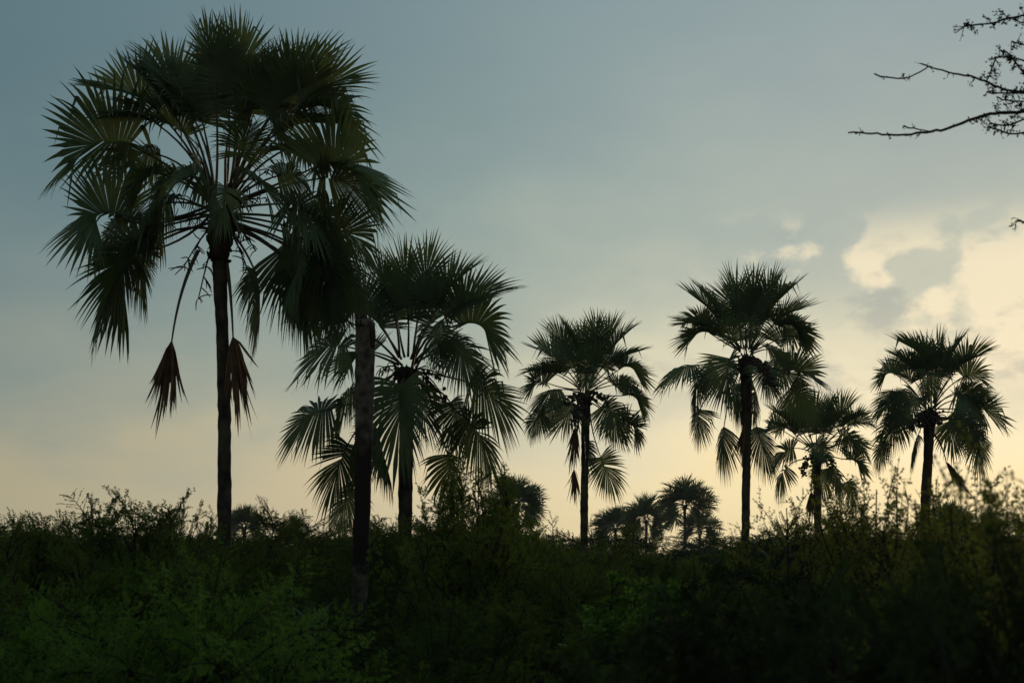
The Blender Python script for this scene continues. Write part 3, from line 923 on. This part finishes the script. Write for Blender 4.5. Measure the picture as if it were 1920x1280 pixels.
G_thick = 'thorn bushes of the dense thicket'
T_thick = 'dull green thorn bush of the dense thicket around the palm trunks'
G_far = 'far scrub along the horizon'
T_far = 'small dark bush of the far scrub line along the horizon'

TONE = {}
for q, t in ((B_spread, 'flat-spraying thorn bush'), (B_spread2, 'rounded thorn bush'), (B_shoot, 'shooting thorn bush'), (B_fresh, 'fresh green thorn bush'), (B_dark, 'dark leafy bush')):
    TONE[q.name] = t
# bushes one can tell apart
place(B_shoot, used, 270, 962, 22, 0.4, 'thorn bush with upright leafy shoots against the sky beside the tallest trunk', 1.0)
place(B_shoot, used, 60, 1000, 23, 2.1, 'twiggy thorn bush at the outer end of the thicket, far side of tallest trunk', .9)
place(B_spread2, used, 462, 982, 24, 1.0, 'thorn bush with drooping sprays just right behind the tallest palm trunk', .8)
place(B_crook, used, 875, 896, 20, 0.7, 'crooked thorn tree reaching up into the drooping fronds of second palm', .85, cat='thorn tree')
place(B_umb, used, 590, 972, 105, 0.3, 'flat-topped acacia tree on the horizon between tallest palm and broken trunk', 1.15, cat='acacia tree')
place(B_broad, used, 1212, 1092, 16.5, 0.0, 'bright green broadleaf shrub standing out of the dark thicket', 1.0, cat='shrub')
place(B_fresh, used, 60, 1052, 14.5, 0.2, 'fresh green feathery thorn bush spreading wide in the near thicket', 1.0)
place(B_fresh, used, 330, 1092, 13.0, 2.6, 'fresh green thorn bush with layered sprays below the tallest palm', 1.0)
place(B_spread, used, 430, 1018, 18, 1.7, 'thorn bush with long sweeping horizontal sprays near the broken trunk', .72)
AIRY = [(1500, 945, 15.0, 'low airy shrub between the fruit-laden palm and the short palm'), (1590, 910, 14.0, 'airy shrub with upright twigs just beside the short palm trunk'),
        (1668, 900, 12.5, 'airy shrub between the short palm and the palm with slanting dead leaf'), (1790, 925, 10.0, 'airy blurred shrub below the slanting dead leaf'),
        (1850, 918, 8.5, 'tall blurred shrub beyond the tip of the slanting dead leaf'), (1930, 872, 6.4, 'very blurred tall shrub in front of the brightest sunset sky')]
for i, (px, top, Y, lb) in enumerate(AIRY):
    place(B_airy, used, px, top, Y, i * 1.7, lb, .85, cat='shrub')

LAND = [(-150, 22, 'twiggy bush at the end of the thicket'), (270, 22, 'bush with upright leafy shoots'), (421, 29.5, 'tallest palm'), (520, 17, 'bush with long sweeping sprays'), (676, 27, 'bare broken trunk'), (762, 35, 'second tallest palm'),
        (868, 20, 'crooked thorn tree'), (1097, 55, 'palm hugged by dead fronds'), (1212, 16.5, 'bright broadleaf shrub'), (1290, 165, 'distant palm clump'),
        (1398, 52, 'fruit-laden palm'), (1533, 66, 'short palm'), (1738, 57, 'palm with the slanting dead leaf'), (1900, 7, 'tall blurred shrubs')]


def where(px, Y):
    l = min(LAND, key=lambda q: abs(q[0] - px))
    return ('in front of the ' if Y < l[1] else 'behind the ') + l[2]


# mounds of the skyline
for px, top, Y, src, wd, lb in (
        (250, 985, 23, B_spread2, .75, 'dense rounded thorn bush filling under the upright leafy shoots'), (120, 1003, 25, B_spread2, .7, 'rounded thorn bush between the twiggy end bush and the leafy shoots'),
        (375, 990, 25, B_spread, .6, 'thorn bush leaning against the tallest palm trunk'), (20, 1005, 27, B_spread2, .8, 'rounded thorn bush behind the twiggy end bush'),
        (545, 1000, 30, B_spread2, .7, 'low rounded thorn bush in front of the flat-topped acacia'), (725, 1002, 29, B_shoot, .55, 'loose thorn bush between broken trunk and second palm trunk'),
        (905, 962, 22, B_shoot, .55, 'dense sprigged bush filling the foot of the crooked thorn tree'), (960, 975, 23, B_spread2, .55, 'dense shoulder bush behind the crooked thorn tree'), (1015, 995, 24, B_spread2, .7, 'thorn bush stepping down from the crooked thorn tree'),
        (1080, 1012, 26, B_spread, .6, 'thorn bush at the foot of the palm hugged by dead fronds'), (1180, 1000, 60, B_spread2, .9, 'bush hiding the trunks of the distant palm clump'),
        (1430, 1000, 28, B_spread2, .7, 'rounded bush at the foot of the fruit-laden palm'), (1530, 1000, 20, B_spread2, .7, 'rounded bush covering the foot of the short palm'),
        (1640, 1010, 17, B_spread2, .7, 'rounded bush under the airy shrubs beside the short palm'), (1750, 1015, 15, B_spread2, .7, 'rounded bush covering the foot of the palm with slanting dead leaf'),
        (1870, 1010, 12, B_spread2, .7, 'rounded bush below the tall blurred shrubs')):
    place(src, used, px, top, Y, px * .37, lb, wd)
# added near bushes standing in for a blurred black window sill
for px, top, Y, lb in ((1330, 1248, 5.2, 'lowest of the added dark bushes standing in for a window sill, by the bright broadleaf shrub'), (1520, 1205, 4.8, 'added dark bush standing in for a window sill, below the short palm'),
                       (1720, 1178, 4.5, 'added dark bush standing in for a window sill, below the slanting dead leaf'), (1900, 1160, 4.3, 'added dark bush standing in for a window sill, below the tall blurred shrubs')):
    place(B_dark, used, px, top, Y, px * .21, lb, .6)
# the thicket, row by row
rb = random.Random(5)
for Y, y0, n, wide, srcs, lo in ((6.5, 1205, 2, .8, (B_dark,), 1500), (8.5, 1130, 3, .85, (B_dark, B_spread), 1350), (12.0, 1150, 5, .9, (B_spread, B_spread2), -200),
                             (15, 1088, 6, 1.0, (B_spread2, B_spread, B_dark), -200), (19, 1045, 6, 1.0, (B_spread2, B_spread), -200), (24, 1018, 7, 1.0, (B_spread2, B_spread), -200),
                             (31, 1002, 7, 1.05, (B_spread2, B_shoot), -200), (40, 1000, 8, 1.1, (B_spread2, B_dark), -200), (54, 998, 10, 1.2, (B_spread, B_dark), -200)):
    for i in range(n):
        px = 960 + (-1 + 2 * (i + .5 + rb.uniform(-.3, .3)) / n) * 1060
        if lo > 0:
            px = lo + (2000 - lo) * (i + .5) / n
        top = y0 + rb.uniform(-24, 30)
        if px > 1340 and 9 < Y < 20:
            top -= 45
        reach = 1.3 * F / Y
        if abs(px - 680) < reach * 1.25 and Y < 27:
            top = max(top, 1150 - 60 * abs(px - 680) / (reach * 1.25) + rb.uniform(0, 25))
        if abs(px - 1212) < reach * .6 and 9 < Y < 16.4:
            top = max(top, 1215)
        elif abs(px - 1285) < reach * .6 + 30 and Y > 9:
            top = max(top, 1048 + rb.uniform(0, 15))
        if Y < 9:
            place(rb.choice(srcs), used, px, top, Y, rb.uniform(0, 6.28),
                  'near bush before the thicket ' + where(px, Y), wide, 'foreground thorn bushes')
        else:
            src = B_fresh if px < 560 and Y < 13 else rb.choice(srcs)
            place(src, used, px, top, Y, rb.uniform(0, 6.28), ('low ' if top > 1090 else '') + TONE[src.name] + ' ' + where(px, Y), wide, G_thick)
for Y, y0, n in ((85, 1004, 14), (125, 1004, 18), (190, 1006, 20)):
    for i in range(n):
        px = 960 + (-1 + 2 * (i + .5 + rb.uniform(-.3, .3)) / n) * 1050
        ytop = y0 + rb.uniform(-8, 10) + (22 if 1100 < px < 1350 and Y < 150 else 0)
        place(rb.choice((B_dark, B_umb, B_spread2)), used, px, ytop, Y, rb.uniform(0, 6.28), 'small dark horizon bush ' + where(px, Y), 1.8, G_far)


# ------------------------------------------------------------------ thorn tree whose limbs reach in overhead
rt = np.random.default_rng(88)
YT = 15.0
tb = at(2350, 900, YT)
torg = np.array([tb[0], YT, 0.0])
ttree = empty('overhanging_thorn_tree', torg, 'thorn tree reaching bare tipped, tufted twigs in from above the sunset clouds', 'thorn tree')
fork = at(2350, 420, YT)
mb = MB()
mb.tube(np.array([torg - UP * .2, torg + UP * 1.5 + [.1, .05, 0], torg + UP * 3.4 + [-.05, 0, 0], fork]) - torg, [.2, .16, .13, .1], 10, True, .06, rt)
mb.build('trunk', M_bark, ttree, smooth=True)
LIMBS = [
    ([(2350, 420), (2150, 262), (1960, 206), (1850, 215), (1775, 240), (1745, 247), (1715, 246), (1690, 256), (1640, 253), (1592, 247)], .028),
    ([(2350, 420), (2200, 240), (1990, 185), (1880, 165), (1830, 150), (1790, 143), (1740, 122), (1728, 118)], .026),
    ([(1742, 124), (1722, 138), (1690, 147), (1664, 144), (1640, 137)], .006),
    ([(2350, 420), (2250, 160), (2050, 14), (1920, 28), (1870, 42), (1806, 53)], .024),
    ([(1990, 185), (1935, 128), (1895, 108), (1866, 107)], .010), ([(1850, 152), (1866, 109)], .006),
    ([(1960, 206), (1930, 150), (1905, 120), (1885, 100)], .010), ([(1990, 185), (1930, 172), (1890, 178), (1852, 170)], .009),
    ([(1960, 206), (1920, 225), (1885, 236), (1850, 236)], .009), ([(2000, 225), (1950, 254), (1900, 252), (1850, 241)], .010),
    ([(2350, 420), (2150, 470), (1990, 430), (1930, 418), (1900, 417)], .016), ([(1930, 190), (1900, 185), (1862, 188)], .007),
    ([(2050, 14), (1960, 95), (1915, 85), (1897, 78)], .010), ([(1695, 147), (1693, 139)], .004), ([(1745, 247), (1715, 240), (1694, 236)], .005)]
wood = MB(); fol = MB()
CC = []
for li, (pp, r0) in enumerate(LIMBS):
    off = rt.uniform(-.12, .12) if pp[0][0] < 2300 else 0
    w3 = np.array([at(x, y, YT + off) for x, y in pp])
    w3[1:, 1] += rt.normal(0, .05, len(pp) - 1)
    cum = np.concatenate([[0], np.cumsum(np.linalg.norm(np.diff(w3, axis=0), axis=1))])
    m = max(6, int(cum[-1] / .05))
    tt = np.linspace(0, cum[-1], m)
    P = np.stack([np.interp(tt, cum, w3[:, i]) for i in range(3)], -1)
    for _ in range(4):
        P[1:-1] = (P[:-2] + 2 * P[1:-1] + P[2:]) / 4
    P[1:] += rt.normal(0, .004, (m - 1, 3))
    wood.tube(P - torg, np.linspace(r0, .0075, m), 6)
    # tufts and thorny spurs, thicker towards the trunk
    for q, t in zip(P, tt):
        x_px = 960 + q[0] / q[1] * F
        dens = .5 if x_px < 1830 else 1.6
        for _ in range(rt.poisson(dens)):
            d = unit(rt.normal(0, 1, 3))
            L = rt.uniform(.02, .06) if x_px < 1830 else rt.uniform(.03, .13)
            wood.tube(np.array([q, q + d * L * .5, q + d * L]) - torg, [.005, .004, .002], 3, False)
            for _ in range(rt.poisson(1.0 if x_px < 1830 else 8)):
                CC.append(q + d * L * rt.uniform(.4, 1.1) + rt.normal(0, .008, 3))
CC = np.array(CC) - torg
nC = len(CC)
ln = rt.uniform(.018, .034, nC)
add_leaves(fol, CC, rows(rt.normal(0, 1, (nC, 3))), rows(rt.normal(0, 1, (nC, 3))), ln, ln * .3)
limb = wood.build('limbs', M_bark, ttree, smooth=True)
fo = fol.build('foliage', M_dark, ttree); fo['kind'] = 'stuff'
for a_ in (1.75, 3.3, 4.7):                                # the rest of its crown, outside the frame
    for src in (limb, fo):
        c = src.copy(); col.objects.link(c); c.parent = ttree; c.rotation_euler = (0, 0, a_)

# ------------------------------------------------------------------ young palms: tufts of strap leaves
def strap_tuft(px, py, Y, n, L, label, seed, spread=.7):
    r = np.random.default_rng(seed)
    p = at(px, py, Y); o = np.array([p[0], Y, 0.0])
    root = empty('young_palm', o, label, 'young palm')
    base = np.array([0, 0, max(.1, p[2] - L)])
    sm = MB(); sm.tube(np.array([[0, 0, -.2], base * .5, base]), [.09, .08, .06], 7, True, .1, r)
    sm.build('trunk', M_boots, root)
    for i in range(n):
        d = unit(np.array([r.normal(0, spread), r.normal(0, spread), 1.0]))
        t = np.linspace(0, 1, 7)[:, None]
        out = np.array([d[0], d[1], 0])
        P = base + d * t * L * r.uniform(.7, 1.05) + out * t ** 2 * L * .35 - UP * t ** 3 * L * .3 * np.linalg.norm(out)
        w = .03 * L * np.array([.6, 1, 1.1, 1, .8, .5, .05])[:, None]
        s_ = unit(np.cross(d, r.normal(0, 1, 3)))
        V = np.stack([P - s_ * w, P + np.cross(d, s_) * w * .5, P + s_ * w], 1).reshape(-1, 3)
        b = np.arange(6) * 3
        mb = MB(); mb.add(V, np.vstack([np.stack([b, b + 1, b + 4, b + 3], -1), np.stack([b + 1, b + 2, b + 5, b + 4], -1)]))
        mb.build('leaf', M_strap, root)


strap_tuft(588, 1108, 15.5, 22, .34, 'young palm with grey-green strap leaves among the bushes by the broken trunk', 5, .55)
strap_tuft(1478, 972, 17.5, 16, .7, 'young palm with stiff upright leaf spikes beside the short palm', 6, .35)


# ------------------------------------------------------------------ evening haze
hm = MB()
X0, X1, Y0_, Y1_, Z0, Z1 = -420, 420, -30, 900, -1.3, 16.0
c8 = np.array([[x, y, z] for x in (X0, X1) for y in (Y0_, Y1_) for z in (Z0, Z1)])
hm.add(c8, [[0, 1, 3, 2], [4, 6, 7, 5], [0, 4, 5, 1], [2, 3, 7, 6], [0, 2, 6, 4], [1, 5, 7, 3]])
M_haze = bpy.data.materials.new('haze'); M_haze.use_nodes = True
hn = M_haze.node_tree; hn.nodes.clear()
pv = hn.nodes.new('ShaderNodeVolumePrincipled'); pv.inputs['Density'].default_value = 0.00015
pv.inputs['Color'].default_value = (0.9, 0.93, 0.95, 1); pv.inputs['Anisotropy'].default_value = 0.3
ho = hn.nodes.new('ShaderNodeOutputMaterial'); hn.links.new(pv.outputs[0], ho.inputs['Volume'])
hz = hm.build('haze', M_haze); hz['kind'] = 'stuff'
hz['label'] = 'thin evening haze filling the air over the scrub'; hz['category'] = 'haze'
